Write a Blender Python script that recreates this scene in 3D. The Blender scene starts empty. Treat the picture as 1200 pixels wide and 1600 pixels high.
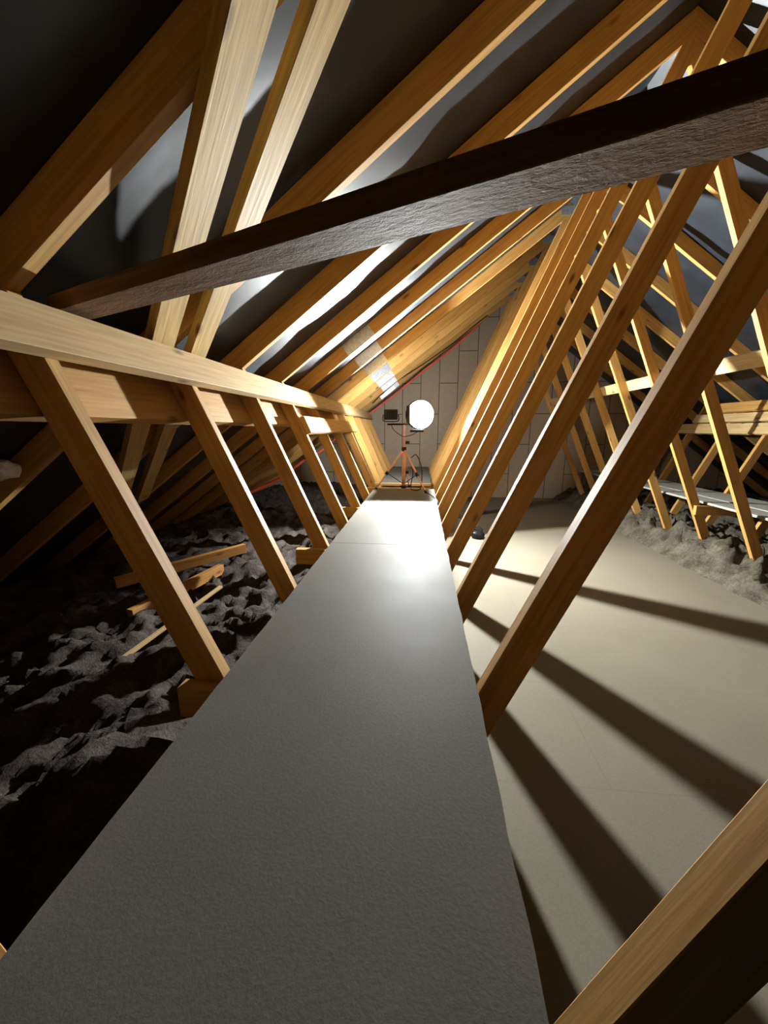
import bpy, bmesh, math, random
from mathutils import Vector, Matrix, noise
random.seed(7)
SC = bpy.context.scene
EZ = 1.27                       # eye height above the chipboard deck; all heights below are written from the eye
C = SC.collection

# ------------------------------------------------------------------ camera, world, exposure
cam_d = bpy.data.cameras.new('camera'); cam = bpy.data.objects.new('camera', cam_d); C.objects.link(cam)
cam_d.sensor_fit = 'VERTICAL'; cam_d.sensor_height = 24.0; cam_d.lens = 24.0*600/1600; cam_d.clip_start = 0.01
YAW, PITCH = math.radians(-5.4), math.radians(-12.13)
fw = Vector((math.sin(YAW)*math.cos(PITCH), math.cos(YAW)*math.cos(PITCH), math.sin(PITCH)))
cam.location = (0, 0, EZ); cam.rotation_euler = fw.to_track_quat('-Z', 'Y').to_euler()
SC.camera = cam
w = bpy.data.worlds.new('world'); SC.world = w; w.use_nodes = True
w.node_tree.nodes['Background'].inputs[0].default_value = (0, 0, 0, 1)
w.node_tree.nodes['Background'].inputs[1].default_value = 0
SC.view_settings.view_transform = 'Standard'; SC.view_settings.look = 'None'
SC.view_settings.gamma = 1; SC.view_settings.use_curve_mapping = False
SC.view_settings.exposure = 0.0
LAMP_FRONT = 98000.0            # emission of the bulb of the head facing the camera
LAMP_YAW = 20.0                 # the camera-facing head is turned to the deck side
LAMP_BACK = 1300.0               # emission of the panel of the head facing the gable

# ------------------------------------------------------------------ materials
def new_mat(name):
    m = bpy.data.materials.new(name); m.use_nodes = True
    nt = m.node_tree; b = nt.nodes['Principled BSDF']
    return m, nt, b
def N(nt, t, **kw):
    n = nt.nodes.new(t)
    for k, v in kw.items(): setattr(n, k, v)
    return n
def ramp(nt, fac, stops):
    r = N(nt, 'ShaderNodeValToRGB'); e = r.color_ramp.elements
    while len(e) < len(stops): e.new(0.5)
    for el, (p, c) in zip(e, stops): el.position = p; el.color = (*c, 1)
    nt.links.new(fac, r.inputs[0]); return r.outputs[0]
def mixc(nt, fac, a, b, mode='MIX'):
    m = N(nt, 'ShaderNodeMix', data_type='RGBA', blend_type=mode)
    for s, v in ((m.inputs[0], fac), (m.inputs[6], a), (m.inputs[7], b)):
        if hasattr(v, 'links'): nt.links.new(v, s)
        else: s.default_value = v if isinstance(v, (int, float)) else (*v, 1)
    return m.outputs[2]
def coords(nt, scale, rand=True):
    tc = N(nt, 'ShaderNodeTexCoord'); mp = N(nt, 'ShaderNodeMapping')
    nt.links.new(tc.outputs['Object'], mp.inputs['Vector']); mp.inputs['Scale'].default_value = scale
    if rand:
        oi = N(nt, 'ShaderNodeObjectInfo'); mu = N(nt, 'ShaderNodeMath', operation='MULTIPLY')
        nt.links.new(oi.outputs['Random'], mu.inputs[0]); mu.inputs[1].default_value = 37.0
        cb = N(nt, 'ShaderNodeCombineXYZ')
        for i in range(3): nt.links.new(mu.outputs[0], cb.inputs[i])
        nt.links.new(cb.outputs[0], mp.inputs['Location'])
    return mp.outputs[0]
def noise_n(nt, vec, scale, detail=4, rough=0.55):
    n = N(nt, 'ShaderNodeTexNoise'); nt.links.new(vec, n.inputs['Vector'])
    n.inputs['Scale'].default_value = scale; n.inputs['Detail'].default_value = detail; n.inputs['Roughness'].default_value = rough
    return n.outputs[0]
def bump(nt, b, h, strength, dist):
    bp = N(nt, 'ShaderNodeBump'); bp.inputs['Strength'].default_value = strength; bp.inputs['Distance'].default_value = dist
    nt.links.new(h, bp.inputs['Height']); nt.links.new(bp.outputs[0], b.inputs['Normal']); return bp
def wood(name, light, mid, dark, rough=0.62, bs=0.25, rough_sawn=False):
    m, nt, b = new_mat(name)
    v = coords(nt, (0.9, 14, 14)); g = noise_n(nt, v, 1.6, 5)
    col = ramp(nt, g, [(0.3, mid), (0.52, light), (0.72, mid)])
    v3 = coords(nt, (2.5, 60, 60)); fine = noise_n(nt, v3, 1.5, 3)
    col = mixc(nt, 0.28, col, ramp(nt, fine, [(0.35, dark), (0.6, light)]))
    v2 = coords(nt, (3.2, 9, 9)); vo = N(nt, 'ShaderNodeTexVoronoi'); nt.links.new(v2, vo.inputs['Vector']); vo.inputs['Scale'].default_value = 1.0
    kf = ramp(nt, vo.outputs['Distance'], [(0.05, (1, 1, 1)), (0.14, (0, 0, 0))])
    col = mixc(nt, kf, col, dark)
    oi = N(nt, 'ShaderNodeObjectInfo'); tone = ramp(nt, oi.outputs['Random'], [(0, (0.86, 0.82, 0.78)), (1, (1, 1, 1))])
    col = mixc(nt, 1.0, col, tone, 'MULTIPLY')
    nt.links.new(col, b.inputs['Base Color']); b.inputs['Roughness'].default_value = rough
    b.inputs['Specular IOR Level'].default_value = 0.06 if rough_sawn else 0.3
    if rough_sawn:
        vs = coords(nt, (14, 34, 34)); s = noise_n(nt, vs, 2.0, 5, 0.75); bump(nt, b, s, 1.0, 0.012)
    else: bump(nt, b, fine, bs, 0.0015)
    return m
PINE = wood('pine', (0.58, 0.34, 0.105), (0.46, 0.25, 0.065), (0.16, 0.06, 0.015))
GOLD = wood('golden_pine', (0.62, 0.44, 0.16), (0.50, 0.34, 0.105), (0.18, 0.09, 0.02), bs=0.5)
PALE = wood('pale_pine', (0.60, 0.44, 0.22), (0.50, 0.35, 0.15), (0.20, 0.11, 0.04))
SAWN = wood('rough_sawn_timber', (0.24, 0.14, 0.07), (0.11, 0.055, 0.024), (0.09, 0.045, 0.02), rough=0.7, rough_sawn=True)
ORANGE = wood('old_orange_timber', (0.55, 0.28, 0.08), (0.45, 0.21, 0.05), (0.2, 0.09, 0.03))

def plain(name, col, rough=0.5, metal=0.0, spec=0.5, nscale=0, namp=0.2, bs=0.0):
    m, nt, b = new_mat(name); b.inputs['Roughness'].default_value = rough; b.inputs['Metallic'].default_value = metal
    b.inputs['Specular IOR Level'].default_value = spec
    v = coords(nt, (1, 1, 1)); n = noise_n(nt, v, nscale or 30, 4)
    c2 = tuple(c*(1-namp) for c in col)
    nt.links.new(ramp(nt, n, [(0.35, c2), (0.65, col)]), b.inputs['Base Color'])
    if bs: bump(nt, b, n, bs, 0.004)
    return m
def board_mat(name, col, rough, seams=None, bs=0.3, flecks=True, nb=5, spec=0.4):
    m, nt, b = new_mat(name); b.inputs['Specular IOR Level'].default_value = spec
    v = coords(nt, (1, 1, 1), rand=False)
    n1 = noise_n(nt, v, nb, 5, 0.6); n2 = noise_n(nt, v, 160, 3, 0.7)
    c = ramp(nt, n1, [(0.3, tuple(x*0.86 for x in col)), (0.7, col)])
    c = mixc(nt, 0.25, c, ramp(nt, n2, [(0.35, tuple(x*0.6 for x in col)), (0.65, tuple(min(1, x*1.15) for x in col))]))
    if flecks:
        vo = N(nt, 'ShaderNodeTexVoronoi'); nt.links.new(v, vo.inputs['Vector']); vo.inputs['Scale'].default_value = 3.6
        c = mixc(nt, ramp(nt, vo.outputs['Distance'], [(0.016, (1, 1, 1)), (0.021, (0, 0, 0))]), c, (0.03, 0.02, 0.015))
    if seams:
        tc = N(nt, 'ShaderNodeTexCoord'); mp = N(nt, 'ShaderNodeMapping'); nt.links.new(tc.outputs['Object'], mp.inputs['Vector'])
        mp.inputs['Rotation'].default_value = seams[3]
        mp.inputs['Location'].default_value = seams[4]
        br = N(nt, 'ShaderNodeTexBrick'); nt.links.new(mp.outputs[0], br.inputs['Vector']); br.inputs['Scale'].default_value = 1
        br.inputs['Brick Width'].default_value = seams[0]; br.inputs['Row Height'].default_value = seams[1]
        br.inputs['Mortar Size'].default_value = seams[2]; br.inputs['Mortar Smooth'].default_value = 0.0
        br.offset = seams[5]
        c = mixc(nt, br.outputs['Fac'], c, seams[6])
    nt.links.new(c, b.inputs['Base Color'])
    rr = N(nt, 'ShaderNodeMapRange'); nt.links.new(n1, rr.inputs[0]); rr.inputs[3].default_value = rough-0.06; rr.inputs[4].default_value = rough+0.08
    nt.links.new(rr.outputs[0], b.inputs['Roughness'])
    bump(nt, b, n2, bs, 0.001)
    return m
WALK = board_mat('walkway_board', (0.130, 0.122, 0.108), 0.60, bs=0.4, spec=0.03)
DECK = board_mat('deck_board', (0.195, 0.172, 0.128), 0.6, bs=0.2, spec=0.06, flecks=False, nb=2,
                 seams=(2.4, 0.6, 0.0015, (0, 0, 0), (0.4, 0.1, 0), 0.5, (0.15, 0.132, 0.098)))
OSB = board_mat('gable_board', (0.34, 0.27, 0.20), 0.6, bs=0.3, flecks=False, nb=14,
                seams=(1.10, 0.336, 0.007, (math.radians(90), 0, math.radians(90)), (0.1, 0.02, 0), 0.5, (0.10, 0.06, 0.035)))
GREY = board_mat('grey_plank', (0.30, 0.30, 0.27), 0.6, flecks=False)
FELT = plain('roofing_felt', (0.017, 0.022, 0.030), 0.46, nscale=6, namp=0.45, bs=0.4)
STEEL = plain('galvanised_steel', (0.62, 0.66, 0.70), 0.38, metal=0.85, nscale=60, namp=0.25)
BLACK = plain('black_plastic', (0.006, 0.006, 0.007), 0.4, spec=0.25)
COPPER = plain('orange_painted_tube', (0.72, 0.38, 0.25), 0.4)
RED = plain('red_cable_sheath', (0.75, 0.10, 0.05), 0.45)
WHITE = plain('white_plastic', (0.85, 0.85, 0.88), 0.4)
DIRT = plain('plasterboard_underlay', (0.35, 0.33, 0.3), 0.8)
def wool(name, a, b_, sc):
    m, nt, b = new_mat(name); v = coords(nt, (1, 1, 1), rand=False)
    n1 = noise_n(nt, v, sc, 6, 0.65); n2 = noise_n(nt, v, 70, 5, 0.75)
    c = mixc(nt, 0.5, ramp(nt, n1, [(0.36, a), (0.64, b_)]), ramp(nt, n2, [(0.35, a), (0.65, b_)]))
    nt.links.new(c, b.inputs['Base Color']); b.inputs['Roughness'].default_value = 0.95; b.inputs['Specular IOR Level'].default_value = 0.1
    ad = N(nt, 'ShaderNodeMath', operation='ADD'); nt.links.new(n1, ad.inputs[0]); nt.links.new(n2, ad.inputs[1])
    bump(nt, b, ad.outputs[0], 0.9, 0.02); return m
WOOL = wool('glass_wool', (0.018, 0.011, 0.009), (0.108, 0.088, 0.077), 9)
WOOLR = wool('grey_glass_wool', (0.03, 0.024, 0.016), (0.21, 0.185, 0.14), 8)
def emit(name, s, col=(0.94, 0.98, 0.97)):
    m, nt, b = new_mat(name); b.inputs['Base Color'].default_value = (*col, 1)
    b.inputs['Emission Color'].default_value = (*col, 1); b.inputs['Emission Strength'].default_value = s; return m
GLOW = emit('lamp_panel_front', LAMP_FRONT); GLOWB = emit('lamp_panel_back', LAMP_BACK); GLOWR = emit('lamp_glare', 6.0)

# ------------------------------------------------------------------ helpers
def tag(o, label=None, cat=None, group=None, kind=None):
    if label: o['label'] = label
    if cat: o['category'] = cat
    if group: o['group'] = group
    if kind: o['kind'] = kind
    return o
def P(x, y, z): return Vector((x, y, z+EZ))
def link_bm(name, bm, mat, parent=None, M=Matrix.Identity(4), bevel=0.0, smooth=False):
    bmesh.ops.recalc_face_normals(bm, faces=bm.faces)
    if bevel: bmesh.ops.bevel(bm, geom=list(bm.edges), offset=bevel, segments=1, affect='EDGES')
    me = bpy.data.meshes.new(name); bm.to_mesh(me); bm.free(); me.materials.append(mat)
    if smooth:
        for p in me.polygons: p.use_smooth = True
    o = bpy.data.objects.new(name, me); C.objects.link(o)
    if parent: o.parent = parent
    o.matrix_local = M
    return o
def empty(name, loc):
    o = bpy.data.objects.new(name, None); C.objects.link(o); o.location = loc; o.empty_display_size = 0.1; return o
def frame(xd, zd):
    x = Vector(xd).normalized(); z = Vector(zd); z = (z-x*z.dot(x)).normalized(); y = z.cross(x)
    return Matrix((x, y, z)).transposed()
def prism(name, pts, y0, y1, mat, parent=None, d=None, bevel=0.0015):
    """in-plane timber: pts are (x, z) in a plane of constant y; local X runs along the grain d"""
    c = Vector((sum(p[0] for p in pts)/len(pts), 0, sum(p[1] for p in pts)/len(pts)))
    R = frame((d[0], 0, d[1]), (-d[1], 0, d[0])); Ri = R.transposed()
    bm = bmesh.new(); A = []; B = []
    for x, z in pts:
        q = Vector((x, 0, z))-c
        A.append(bm.verts.new(Ri @ (q+Vector((0, y0, 0))))); B.append(bm.verts.new(Ri @ (q+Vector((0, y1, 0)))))
    bm.faces.new(A); bm.faces.new(B[::-1]); n = len(pts)
    for i in range(n): bm.faces.new((A[i], B[i], B[(i+1) % n], A[(i+1) % n]))
    return link_bm(name, bm, mat, parent, Matrix.Translation(c) @ R.to_4x4(), bevel)
def beam(name, p0, p1, wdir, wd, th, mat, parent=None, bevel=0.0015, segs=1, wob=0.0):
    """straight timber from p0 to p1 (centre line); wd along wdir, th across"""
    p0 = Vector(p0); p1 = Vector(p1); L = (p1-p0).length
    R = frame(p1-p0, wdir); bm = bmesh.new(); rings = []
    for i in range(segs+1):
        x = -L/2+L*i/segs; o1 = noise.noise(Vector((x*2, p0.x, 3)))*wob; o2 = noise.noise(Vector((x*2, p0.y, 9)))*wob
        rings.append([bm.verts.new((x, sy*th/2+o1, sz*wd/2+o2)) for sy, sz in ((-1, -1), (1, -1), (1, 1), (-1, 1))])
    bm.faces.new(rings[0]); bm.faces.new(rings[-1][::-1])
    for a, b in zip(rings, rings[1:]):
        for i in range(4): bm.faces.new((a[i], b[i], b[(i+1) % 4], a[(i+1) % 4]))
    return link_bm(name, bm, mat, parent, Matrix.Translation((p0+p1)/2) @ R.to_4x4(), bevel)
def box(name, lo, hi, mat, parent=None, bevel=0.001):
    lo = Vector(lo); hi = Vector(hi); c = (lo+hi)/2; s = hi-lo; bm = bmesh.new()
    bmesh.ops.create_cube(bm, size=1); bmesh.ops.scale(bm, vec=s, verts=bm.verts)
    return link_bm(name, bm, mat, parent, Matrix.Translation(c), bevel)
def spline(pts, n=10):
    pts = [Vector(p) for p in pts]; out = []
    q = [pts[0]*2-pts[1]]+pts+[pts[-1]*2-pts[-2]]
    for i in range(1, len(q)-2):
        for k in range(n):
            t = k/n; a, b, c, d = q[i-1:i+3]
            out.append(0.5*((2*b)+(c-a)*t+(2*a-5*b+4*c-d)*t*t+(3*b-a-3*c+d)*t**3))
    out.append(pts[-1]); return out
def tube_bm(bm, path, r, seg=10, rf=None):
    path = [Vector(p) for p in path]; up = Vector((0.13, 0.31, 0.94)); prev = None; rings = []
    for i, p in enumerate(path):
        t = (path[min(i+1, len(path)-1)]-path[max(i-1, 0)]).normalized()
        if prev is None: a = t.cross(up).normalized()
        else: a = (prev-t*prev.dot(t)).normalized()
        prev = a; b = t.cross(a); rr = rf(i) if rf else r
        rings.append([bm.verts.new(p+(a*math.cos(6.2832*k/seg)+b*math.sin(6.2832*k/seg))*rr) for k in range(seg)])
    for A, B in zip(rings, rings[1:]):
        for k in range(seg): bm.faces.new((A[k], A[(k+1) % seg], B[(k+1) % seg], B[k]))
    bm.faces.new(rings[0][::-1]); bm.faces.new(rings[-1])
def tube(name, path, r, mat, parent=None, seg=10, smooth=True, rf=None):
    bm = bmesh.new(); tube_bm(bm, path, r, seg, rf); return link_bm(name, bm, mat, parent, smooth=smooth)

# ------------------------------------------------------------------ the truss profile, (x, z) from the eye
XR = 1.41                                    # ridge
def ru(x): return 2.06-0.735*abs(x-XR)       # underside of the rafters
RV = 0.124                                   # vertical depth of a rafter
TT = -1.292                                  # top of the ceiling ties
w1r = lambda z: -0.522-(z+0.66)/2.25         # right edge of the short left web
w2l = lambda z: 0.160+(z+0.66)/2.24          # left edge of the long left web
HW = 0.088
def solve(f):                                # z where x=f(z) meets the rafter underside
    lo, hi = -1.0, 2.2
    for _ in range(50):
        m = (lo+hi)/2
        if ru(f(m)) > m: lo = m
        else: hi = m
    return lo
SP, Y0, TH = 0.6, 0.92, 0.038
YK = lambda k: Y0+SP*k
Y_NEAR, Y_END = -1.2, 7.45

# ------------------------------------------------------------------ the setting
def grid(name, xs, ys, f, mat, smooth=True):
    bm = bmesh.new(); V = [[bm.verts.new((x, y, f(x, y)+EZ)) for y in ys] for x in xs]
    for i in range(len(xs)-1):
        for j in range(len(ys)-1): bm.faces.new((V[i][j], V[i+1][j], V[i+1][j+1], V[i][j+1]))
    me = bpy.data.meshes.new(name); bm.to_mesh(me); bm.free(); me.materials.append(mat)
    for p in me.polygons: p.use_smooth = smooth
    o = bpy.data.objects.new(name, me); C.objects.link(o); return o
def frange(a, b, s):
    n = max(1, int(round((b-a)/s))); return [a+(b-a)*i/n for i in range(n+1)]
tag(box('floor', (-0.30, Y_NEAR, EZ-1.292), (2.52, Y_END-0.02, EZ-1.27), DECK), kind='structure')
tag(box('floor', (-3.5, Y_NEAR, EZ-1.45), (6.4, Y_END, EZ-1.40), DIRT), kind='structure')
def felt(side):
    def f(x, y):
        k = (y-Y0+TH/2)/SP; t = k-math.floor(k)
        sag = 0.022*math.sin(math.pi*t)*(0.9+0.7*noise.noise(Vector((x*1.9, math.floor(k)*3.7, side))))
        rip = 0.012*noise.noise(Vector((x*6, y*5, 2.0)))*math.sin(math.pi*t)
        return ru(x)+RV+0.004-max(sag+rip, 0)
    return f
oL = grid('ceiling', frange(-3.35, XR, 0.06), frange(Y_NEAR, Y_END, 0.05), felt(1.0), FELT); tag(oL, kind='structure')
oR = grid('ceiling', frange(XR, 6.15, 0.06), frange(Y_NEAR, Y_END, 0.05), felt(5.0), FELT); tag(oR, kind='structure')
bm = bmesh.new()
gp = [(-3.4, -1.40), (6.2, -1.40), (6.2, ru(6.2)+RV), (XR, 2.06+RV), (-3.4, ru(-3.4)+RV)]
A = [bm.verts.new((x, Y_END, z+EZ)) for x, z in gp]; B = [bm.verts.new((x, Y_END+0.03, z+EZ)) for x, z in gp]
bm.faces.new(A); bm.faces.new(B[::-1])
for i in range(5): bm.faces.new((A[i], B[i], B[(i+1) % 5], A[(i+1) % 5]))
tag(link_bm('wall_back', bm, OSB), kind='structure')

# ------------------------------------------------------------------ roof trusses
def mir(pts): return [(2*XR-x, z) for x, z in pts][::-1]
def nail_plate(parent, x, z, ang, wx, wz, y):
    """punched steel plate: a thin sheet with rows of pressed teeth slots"""
    d = (math.cos(ang), math.sin(ang)); R = frame((d[0], 0, d[1]), (-d[1], 0, d[0]))
    bm = bmesh.new(); bmesh.ops.create_cube(bm, size=1); bmesh.ops.scale(bm, vec=(wx, 0.0015, wz), verts=bm.verts)
    nx = int(wx/0.024); nz = int(wz/0.03)
    for i in range(nx):
        for j in range(nz):
            cx = (i-(nx-1)/2)*0.024; cz = (j-(nz-1)/2)*0.03
            r = bmesh.ops.create_cube(bm, size=1, matrix=Matrix.Translation((cx, -0.0012, cz)) @ Matrix.Diagonal((0.006, 0.0022, 0.018, 1)))
    o = link_bm('nail_plate', bm, STEEL, parent, Matrix.Translation((x, y, z)) @ R.to_4x4())
    return o
def make_truss(splice):
    root = empty('roof_truss', (0, 0, EZ))
    y0, y1 = -TH, 0.0
    xe = -3.30
    sx = -0.46                                # splice in the rafter
    raf = [(xe, ru(xe)), (XR, 2.06), (XR, 2.06+RV), (xe, ru(xe)+RV)]
    prism('rafter', raf, y0, y1, PINE, root, (1, 0.735)); prism('rafter', mir(raf), y0, y1, PINE, root, (1, -0.735))
    zt1 = solve(w1r); zt1l = solve(lambda z: w1r(z)-HW)
    s1 = [(w1r(TT), TT), (w1r(zt1), zt1), (w1r(zt1l)-HW, zt1l), (w1r(TT)-HW, TT)]
    prism('web', s1, y0, y1, PINE, root, (-1, 2.25)); prism('web', mir(s1), y0, y1, PINE, root, (1, 2.25))
    zt2 = solve(w2l); zr = (XR-0.160-HW)*2.24-0.66
    s2 = [(w2l(TT), TT), (w2l(TT)+HW, TT), (XR, zr), (XR, 2.06), (w2l(zt2), zt2)]
    prism('web', s2, y0, y1, PINE, root, (1, 2.24)); prism('web', mir(s2), y0, y1, PINE, root, (-1, 2.24))
    prism('ceiling_tie', [(-3.3, TT-0.098), (6.12, TT-0.098), (6.12, TT), (-3.3, TT)], y0, y1, PINE, root, (1, 0))
    a = math.atan(0.735)
    if splice:
        nail_plate(root, XR, 2.115, 0, 0.14, 0.08, y0-0.001)
        nail_plate(root, -0.52, ru(-0.52)+RV*0.5, a, 0.27, 0.095, y0-0.001)
    return root
def copy_truss(src):
    r = src.copy(); C.objects.link(r)
    for ch in list(src.children):
        c = ch.copy(); C.objects.link(c); c.parent = r
    return r
TL = {-1: 'pine roof truss nearest the camera, its long web cutting off the bottom right corner',
      0: 'pine roof truss whose broad brown web crosses the right side and lands beside the walkway',
      1: 'pine roof truss second back along the walkway, behind the broad nearest full web',
      2: 'pine roof truss third back, with the bearer showing two bright tops at its foot',
      3: 'pine roof truss just past the cross joint of the walkway boards',
      4: 'pine roof truss where the short lower rail begins to run, midway along the walkway',
      5: 'last dark brown pine roof truss before the tripod work light',
      6: 'first brightly lit yellow pine roof truss just behind the tripod work light',
      7: 'second brightly lit pine roof truss behind the tripod work light',
      8: 'third bright yellow pine roof truss behind the tripod, two before the red cable one',
      9: 'yellow pine roof truss directly in front of the farthest one with the red cable',
      10: 'farthest pine roof truss, against the gable wall with the red cable along its rafter'}
proto = None
for k in range(-1, 11):
    if k in (-1, 4): t = proto = make_truss(k == 4)      # the far trusses carry a steel splice plate
    else: t = copy_truss(proto)
    t.location = (0, YK(k), EZ); tag(t, TL[k], 'roof truss', 'roof trusses along the attic')

# ------------------------------------------------------------------ raised walkway between the webs
def sheet(name, y0, y1, x0, x1, z, th, mat, seed):
    """chipboard sheet with slightly chipped long edges"""
    bm = bmesh.new(); ys = frange(y0, y1, 0.025); top = []; bot = []
    for y in ys:
        a = x0+0.003*noise.noise(Vector((y*9, seed, 0)))+0.002*noise.noise(Vector((y*40, seed, 5)))
        b = x1+0.003*noise.noise(Vector((y*9, seed, 9)))
        top.append((bm.verts.new((a, y, z+EZ)), bm.verts.new((b, y, z+EZ)))); bot.append((bm.verts.new((a+0.001, y, z-th+EZ)), bm.verts.new((b, y, z-th+EZ))))
    for (a, b), (c, d), (e, f), (g, h) in zip(top, top[1:], bot, bot[1:]):
        bm.faces.new((a, b, d, c)); bm.faces.new((e, g, h, f)); bm.faces.new((a, c, g, e)); bm.faces.new((b, f, h, d))
    bm.faces.new((top[0][0], bot[0][0], bot[0][1], top[0][1])); bm.faces.new((top[-1][0], top[-1][1], bot[-1][1], bot[-1][0]))
    return link_bm(name, bm, mat)
tag(sheet('walkway_board', -0.30, 2.128, -0.513, 0.156, -0.650, 0.018, WALK, 1), 'long grey chipboard walkway sheet running from the camera to the cross joint', 'board', 'sheets of the raised walkway')
tag(sheet('walkway_board', 2.132, 4.27, -0.513, 0.156, -0.650, 0.018, WALK, 2), 'bright shiny chipboard walkway sheet under the tripod work light', 'board', 'sheets of the raised walkway')
tag(sheet('walkway_board', 4.66, 6.95, -0.50, 0.14, -0.655, 0.018, WALK, 3), 'far walkway sheet beyond the tripod, reaching to the gable wall', 'board', 'sheets of the raised walkway')
for k, lb in ((0, 'pine bearer under the walkway edge at the foot of the nearest left web'),
              (2, 'pine bearer under the walkway with two bright sawn tops'),
              (4, 'pine bearer carrying the walkway where the lower rail runs'),
              (6, 'pine bearer behind the tripod feet under the walkway')):
    y = YK(k)-TH-0.022
    ob = beam('walkway_bearer', P(-0.63 if k == 0 else -0.70, y, -0.713), P(0.12, y, -0.713), (0, 0, 1), 0.088, 0.042, PINE)
    tag(ob, lb, 'timber', 'bearers under the walkway')
tag(beam('cross_batten', P(-0.56, 4.60, -0.648), P(0.13, 4.60, -0.648), (0, 0, 1), 0.03, 0.05, PALE), 'thin pale batten lying across the gap behind the tripod feet', 'timber')

# ------------------------------------------------------------------ longitudinal braces and rails
u1 = Vector((-1/2.25, 0, 1)).normalized(); n1 = Vector((u1.z, 0, -u1.x))          # along and square to the short left web
def rail_left(name, za, zb, out, th, ya, yb, mat):
    """board flat on the webs; za..zb are heights of its face edges where it touches the web; out=+1 walkway side, -1 eaves side"""
    def pt(z, y): 
        b = Vector((w1r(z)-(HW if out < 0 else 0), 0, z)); c = b+n1*out*(th/2+0.001); return P(c.x, y, c.z)
    zm = (za+zb)/2
    return beam(name, pt(zm, ya), pt(zm, yb), u1, (zb-za)/u1.z, th, mat)
tag(rail_left('brace_rail', 0.165, 0.277, 1, 0.038, -0.9, 6.95, PALE), 'long pale rail nailed high along the left webs from the left frame edge', 'rail')
tag(rail_left('brace_rail', 0.035, 0.185, -1, 0.040, -0.9, 6.95, PINE), 'brown rail with bright patches behind the left webs, below the long pale rail', 'rail')
tag(rail_left('brace_rail', -0.036, 0.078, 1, 0.036, 2.69, 4.75, PINE), 'short rail on the left webs under the long pale rail, near the tripod', 'rail')
u4 = Vector((-u1.x, 0, u1.z)); n4 = Vector((-n1.x, 0, n1.z))
def rail_right(za, zb, off, th, ya, yb, mat):
    def pt(z, y):
        b = Vector((2*XR-w1r(z), 0, z)); c = b+n4*(off+th/2); return P(c.x, y, c.z)
    zm = (za+zb)/2
    return beam('brace_rail', pt(zm, ya), pt(zm, yb), u4, (zb-za)/u4.z, th, mat)
tag(rail_right(0.172, 0.277, 0.052, 0.038, 1.0, 5.35, PINE), 'topmost of the three stacked rails at the right frame edge', 'rail', 'stacked rails on the right webs')
tag(rail_right(0.070, 0.162, 0.022, 0.038, 1.0, 5.65, PALE), 'middle rail of the three stacked rails at the right frame edge', 'rail', 'stacked rails on the right webs')
tag(rail_right(-0.060, 0.055, 0.001, 0.040, 1.0, 6.95, PALE), 'lowest and longest of the three stacked rails at the right frame edge', 'rail', 'stacked rails on the right webs')
u3 = Vector((-1/2.24, 0, 1)).normalized(); n3 = Vector((u3.z, 0, -u3.x))
def pt3(z, y):
    b = Vector((2*XR-w2l(z), 0, z)); c = b+n3*0.020; return P(c.x, y, c.z)
tag(beam('brace_rail', pt3(0.445, 1.0), pt3(0.445, 6.95), u3, 0.105, 0.036, PALE), 'single bright yellow rail behind the long right webs, above the stacked rails', 'rail')
tag(beam('brace_rail', P(2.93, 1.0, -1.235), P(2.93, 6.95, -1.235), (0, 0, 1), 0.11, 0.036, PALE), 'low yellow rail on the ties along the right edge of the deck', 'rail')
# flat diagonal brace lying on the left rail, crossing over the walkway
pa, pb = P(-0.99, 1.078, 0.328), P(0.66, 0.375, 0.328)
tag(beam('diagonal_brace', pa, pb, (pb-pa).cross(Vector((0, 0, 1))), 0.092, 0.040, SAWN, segs=24, wob=0.003), 'big rough sawn timber crossing the whole picture from left rail to upper right', 'timber')
# two diagonal braces nailed flat under the left rafters
S = Vector((1, 0, 0.735)).normalized(); NS = Vector((0.735, 0, -1)).normalized()
def rafter_brace(x0, y0_, x1, y1_, wd, th, off):
    def q(x, y): return P(x, y, ru(x))+NS*(off+th/2+0.001)
    a, b = q(x0, y0_), q(x1, y1_)
    return beam('rafter_brace', a, b, (b-a).cross(NS), wd, th, GOLD)
def yline(x, xa, ya, xb, yb): return ya+(x-xa)*(yb-ya)/(xb-xa)
ya = lambda x: yline(x, -0.365, 0.868, -0.937, 1.382)
yb = lambda x: yline(x, -0.243, 0.980, -0.940, 1.605)
tag(rafter_brace(-1.95, ya(-1.95), 0.15, ya(0.15), 0.098, 0.036, 0.0), 'wider left one of the two pale diagonal planks under the left rafters', 'timber', 'diagonal planks under the left rafters')
tag(rafter_brace(-2.05, yb(-2.05), 0.30, yb(0.30), 0.088, 0.036, 0.0), 'knotty right one of the two pale diagonal planks under the left rafters', 'timber', 'diagonal planks under the left rafters')

# ------------------------------------------------------------------ insulation
def lumps(x, y, s):
    v = Vector((x, y, s)); a = noise.noise(v*1.6)*0.05; r = 1-abs(noise.noise(v*4.2)); b = (r*r-0.6)*0.08
    c = (1-abs(noise.noise(v*9)))**2*0.06; d = (1-abs(noise.noise(v*22)))**2*0.03
    return a+b+c+d
def wool_left(x, y):
    z = -1.12+lumps(x, y, 1.0)+0.24*math.exp(-((x+0.78)/0.26)**2-((y-0.78)/0.20)**2); z = min(z, ru(x)-0.02)
    e = min(1, max(0, (-0.22-x)/0.12)); return -1.30*(1-e)+z*e
def wool_right(x, y):
    z = -1.17+lumps(x, y, 8.0)*1.7+0.03*noise.noise(Vector((x*35, y*35, 4))); z = min(z, ru(x)-0.02)
    ed = 2.50+0.05*noise.noise(Vector((y*5, 0, 0)))
    e = min(1, max(0, (x-ed)/0.22)); return -1.275*(1-e)+z*e-(0.02 if e <= 0 else 0)
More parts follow.
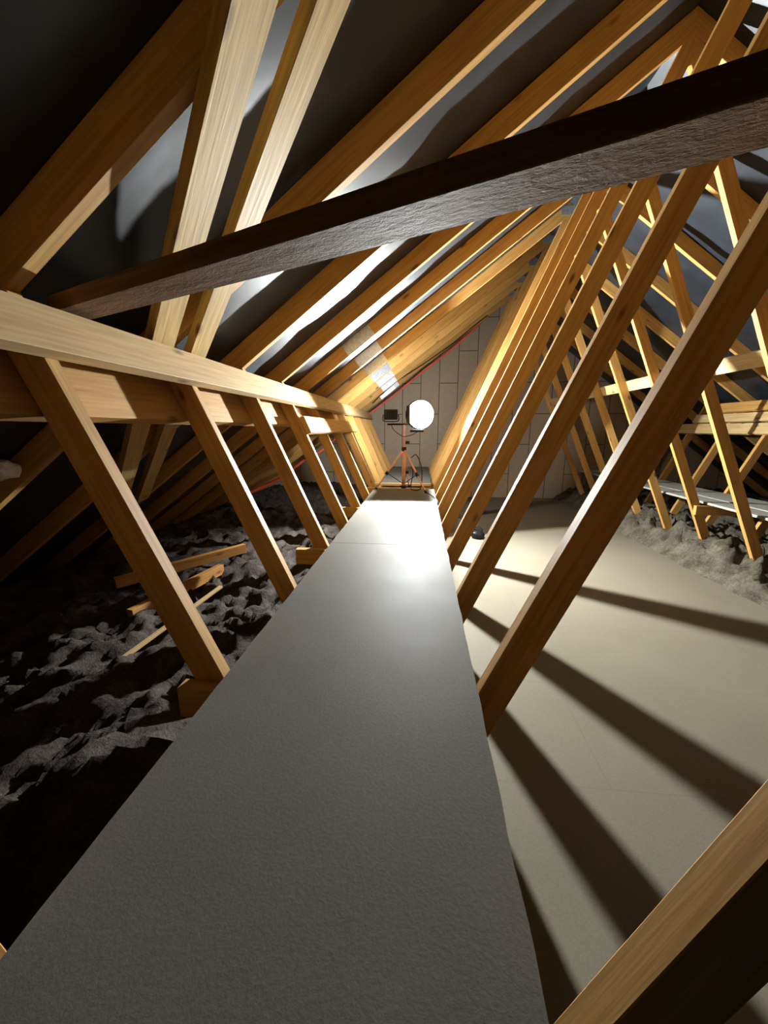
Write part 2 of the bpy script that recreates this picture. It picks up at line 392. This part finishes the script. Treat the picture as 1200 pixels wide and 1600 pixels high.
tag(grid('insulation', frange(-3.2, -0.22, 0.022), frange(Y_NEAR, Y_END-0.02, 0.03), wool_left, WOOL), 'lumpy grey brown glass wool between the ties left of the walkway', 'insulation', kind='stuff')
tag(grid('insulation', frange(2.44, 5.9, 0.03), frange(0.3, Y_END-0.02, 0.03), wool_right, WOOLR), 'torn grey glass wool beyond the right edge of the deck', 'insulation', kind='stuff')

# ------------------------------------------------------------------ planks on the right, loose timbers on the left
for i, (xa, xb, z, y0_, y1_, lb) in enumerate(((2.72, 2.92, -0.69, 2.2, 6.9, 'grey plank closest to the deck in the raised walkway behind the right webs'),
                                               (2.93, 3.13, -0.685, 2.0, 6.9, 'middle grey plank of the raised walkway behind the right webs'),
                                               (3.14, 3.32, -0.69, 2.4, 6.9, 'outermost grey plank of the raised walkway behind the right webs'))):
    tag(beam('walkway_plank', P((xa+xb)/2, y0_, z), P((xa+xb)/2, y1_, z), (1, 0, 0), xb-xa, 0.022, GREY, segs=12, wob=0.006), lb, 'plank', 'planks of the right walkway')
for k in (2, 5, 8):
    y = YK(k)-TH-0.022
    tag(beam('walkway_bearer', P(2.62, y, -0.755), P(3.46, y, -0.755), (0, 0, 1), 0.088, 0.042, PINE),
        {2: 'nearest pine bearer carrying the grey planks on the right', 5: 'middle pine bearer carrying the grey planks on the right', 8: 'farthest pine bearer carrying the grey planks on the right'}[k], 'timber', 'bearers under the right planks')
tag(beam('loose_timber', P(-1.99, 2.20, -0.99), P(-1.42, 2.90, -0.95), (0, 0, 1), 0.07, 0.045, ORANGE), 'orange offcut lying on the wool, farther of the pair left of the walkway', 'timber')
tag(beam('loose_timber', P(-1.62, 1.86, -1.03), P(-1.44, 2.55, -1.0), (0, 0, 1), 0.07, 0.045, ORANGE), 'shorter orange offcut lying on the wool, nearer of the pair left of the walkway', 'timber')
tag(beam('thin_batten', P(-1.36, 1.46, -1.04), P(-1.20, 2.10, -0.94), (0, 0, 1), 0.014, 0.024, PALE), 'thin pale stick lying on the wool behind the nearest left web', 'timber')

# ------------------------------------------------------------------ tripod work light
TX, TY = -0.185, 4.30
trip = empty('work_light', P(TX, TY, -0.65)); tag(trip, 'twin headed work light on an orange tripod at the far end of the walkway', 'work light')
inv = Matrix.Translation(-trip.location)
def tp(name, path, r, mat, seg=12, rf=None, parent=None):
    o = tube(name, [inv @ P(*p) for p in path], r, mat, parent or trip, seg, rf=rf); 
    return o
tp('pole', [(TX, TY, -0.63), (TX, TY, -0.22)], 0.021, COPPER)
tp('pole_foot', [(TX, TY, -0.648), (TX, TY, -0.615)], 0.030, BLACK)
tp('upper_pole', [(TX, TY, -0.22), (TX, TY, 0.05)], 0.013, COPPER)
tp('clamp', [(TX, TY, -0.235), (TX, TY, -0.19)], 0.027, BLACK)
tp('clamp_knob', [(TX+0.02, TY-0.01, -0.14), (TX+0.06, TY-0.02, -0.14)], 0.016, BLACK)
tp('cross_bar', [(-0.37, TY, 0.055), (0.02, TY, 0.055)], 0.010, BLACK)
feet = [(-0.485, 4.17, -0.642), (0.065, 3.96, -0.642), (-0.125, 4.40, -0.642)]
for i, f in enumerate(feet):
    h = Vector((TX, TY, -0.21)); f = Vector(f); d = (f-h)
    leg = tp('leg', [h+d*0.03, h+d*0.62], 0.012, COPPER)
    tp('leg_end', [h+d*0.60, f], 0.008, COPPER)
    tp('leg_joint', [h+d*0.57, h+d*0.64], 0.018, BLACK)
    tp('rubber_foot', [h+d*0.965, h+d*1.0], 0.013, BLACK)
    tp('strut', [h+d*0.6, Vector((TX, TY, -0.60))], 0.004, BLACK)
def head(cx, cz, face, pm, w_=0.21, h_=0.165):
    y = TY-0.05 if face < 0 else TY+0.05
    hd = empty('lamp_head', inv @ P(cx, y, cz)); hd.parent = trip
    def hb(name, lo, hi, mat): return box(name, lo, hi, mat, hd, 0.003)
    fr = 0.035*face
    hb('housing', (-w_/2, -0.03, -h_/2), (w_/2, 0.03, h_/2), BLACK)
    lo, hi = sorted((0.031*face, 0.034*face))
    hb('lamp_panel', (-w_/2+0.012, lo, -h_/2+0.012), (w_/2-0.012, hi, h_/2-0.012), pm)
    for j in range(5):
        x = -w_/2+0.03+j*(w_-0.06)/4; l2, h2 = sorted((-0.03*face, -0.048*face))
        hb('cooling_fin', (x-0.004, l2, -h_/2+0.02), (x+0.004, h2, h_/2-0.02), BLACK)
    bm = bmesh.new(); tube_bm(bm, spline([(-w_/2-0.008, 0, 0), (-w_/2-0.008, 0, -h_/2-0.01), (0, 0, -h_/2-0.02), (w_/2+0.008, 0, -h_/2-0.01), (w_/2+0.008, 0, 0)]), 0.006, 8)
    link_bm('bracket', bm, BLACK, hd)
    return hd
hl = head(-0.335, 0.160, 1, GLOWB, 0.15, 0.11)
# the head facing the camera: a round housing, small bright bulb, self-lit glare disc and added light-cutting flap
hd = empty('lamp_head', inv @ P(-0.01, TY-0.02, 0.157)); hd.parent = trip; hd.rotation_euler.z = math.radians(LAMP_YAW)
def hb(name, lo, hi, mat): return box(name, lo, hi, mat, hd, 0.001)
def disc(name, r, ya, yb, mat, r2=None):
    bm = bmesh.new(); bmesh.ops.create_cone(bm, cap_ends=True, segments=40, radius1=r, radius2=r2 or r, depth=abs(yb-ya))
    bmesh.ops.rotate(bm, cent=(0, 0, 0), matrix=Matrix.Rotation(math.radians(90), 3, 'X'), verts=bm.verts)
    return link_bm(name, bm, mat, hd, Matrix.Translation((0, (ya+yb)/2, 0)), 0.001)
disc('housing', 0.155, 0.0, 0.05, BLACK, 0.12)
disc('glare_disc', 0.148, -0.004, -0.0005, GLOWR)  # glows by itself, sized to stand in for the white glare round the bulb
hb('lamp_bulb', (-0.018, -0.018, -0.015), (0.018, -0.006, 0.015), GLOW)
for sx in (-1,): hb('cutoff_flap', tuple(sorted((sx*0.156, sx*0.159)))[:1]+(-0.118, -0.09), (max(sx*0.156, sx*0.159), 0.0, 0.09), BLACK)  # flap added to cut the bulb's light off the left side
box('shade_plate', (0.07, -0.19, 0.622), (0.212, 0.0, 0.647), BLACK, trip)  # added plate, shaped to keep light off the walkway in front of the tripod
for j in range(7): hb('cooling_fin', (-0.10+j*0.032, 0.05, -0.09), (-0.094+j*0.032, 0.075, 0.09), BLACK)
tp('lead', spline([(-0.33, TY, 0.06), (-0.30, TY-0.03, -0.0), (-0.24, TY-0.03, -0.05), (TX, TY-0.02, -0.08)]), 0.004, BLACK, 6)
tp('lead', spline([(-0.0, TY, 0.06), (-0.02, TY-0.03, 0.0), (-0.08, TY-0.03, -0.05), (TX, TY-0.02, -0.08)]), 0.004, BLACK, 6)
cab = tube('power_cable', spline([P(*p) for p in [(-0.10, 4.23, -0.30), (-0.05, 4.22, -0.27), (0.0, 4.2, -0.36), (0.02, 4.18, -0.50), (0.0, 4.14, -0.63), (-0.08, 4.12, -0.638), (-0.10, 4.18, -0.60), (-0.08, 4.2, -0.45), (-0.12, 4.22, -0.33),
     (-0.06, 4.16, -0.42), (0.00, 4.10, -0.52), (0.03, 4.02, -0.60), (0.08, 3.9, -0.636), (0.125, 3.75, -0.640), (0.175, 3.55, -0.69), (0.20, 3.4, -0.95), (0.24, 3.2, -1.262)]], 8), 0.0055, BLACK, seg=8)
tag(cab, 'black power cable looped beside the tripod and running off the walkway edge', 'cable')

# ------------------------------------------------------------------ small things
y10 = YK(10)-TH-0.008
red = tube('red_cable', spline([P(0.93, y10, 1.69), P(0.77, y10, 1.55), P(0.45, y10-.01, 1.28), P(0.02, y10, 0.965), P(-0.45, y10-.01, 0.60), P(-0.93, y10-.01, 0.25), P(-1.22, 6.5, 0.02), P(-1.43, 5.5, -0.30), P(-1.42, 4.7, -0.36), P(-1.52, 4.0, -0.52), P(-1.68, 3.2, -0.62)], 10), 0.016, RED, seg=8)
tag(red, 'red cable following the farthest rafter down and along behind the left webs', 'cable')
blk = tube('black_cable', spline([P(1.03, y10-.03, 1.80), P(0.80, y10-.03, 1.63), P(0.55, y10-.03, 1.43), P(0.2, y10-.03, 1.19), P(-0.1, y10-.03, 1.0), P(-0.5, y10-.03, 0.75), P(-0.85, y10-.03, 0.44)], 10), 0.008, BLACK, seg=8)
tag(blk, 'thin black cable hanging just above the red cable at the far rafter', 'cable')
tag(beam('cable_label', P(-0.636, 6.2, 0.478), P(-0.417, 6.2, 0.648), (-0.6, 0, 1), 0.055, 0.006, WHITE), 'white plastic strip beside the red cable, above the dark lamp head', 'label')
# black jointed lump on the deck behind the second and third webs
bm = bmesh.new(); bmesh.ops.create_icosphere(bm, subdivisions=3, radius=0.075)
for v in bm.verts:
    v.co.x *= 1.15; v.co.y *= 0.9; v.co.z *= 0.75; v.co += v.co.normalized()*0.012*noise.noise(v.co*18)
    v.co.z = max(v.co.z, -0.045)
pouch = link_bm('tool_pouch', bm, BLACK, M=Matrix.Translation(P(0.70, 4.50, -1.225)), smooth=True)
tag(pouch, 'small black rounded object on the deck between two right webs', 'pouch')
bm = bmesh.new(); tube_bm(bm, spline([(-0.03, 0, 0.05), (-0.05, 0, 0.085), (0, 0, 0.1), (0.04, 0, 0.075), (0.05, 0, 0.045)]), 0.006, 8); link_bm('handle', bm, BLACK, pouch)
# crumpled white scrap far left
bm = bmesh.new(); bmesh.ops.create_icosphere(bm, subdivisions=3, radius=0.05)
for v in bm.verts: v.co += v.co.normalized()*0.022*noise.noise(v.co*30); v.co.z *= 0.8
scrap = link_bm('plastic_scrap', bm, WHITE, M=Matrix.Translation(P(-1.70, 1.42, -0.16)), smooth=False)
tag(scrap, 'small crumpled white scrap at the far left under the rafters', 'scrap')
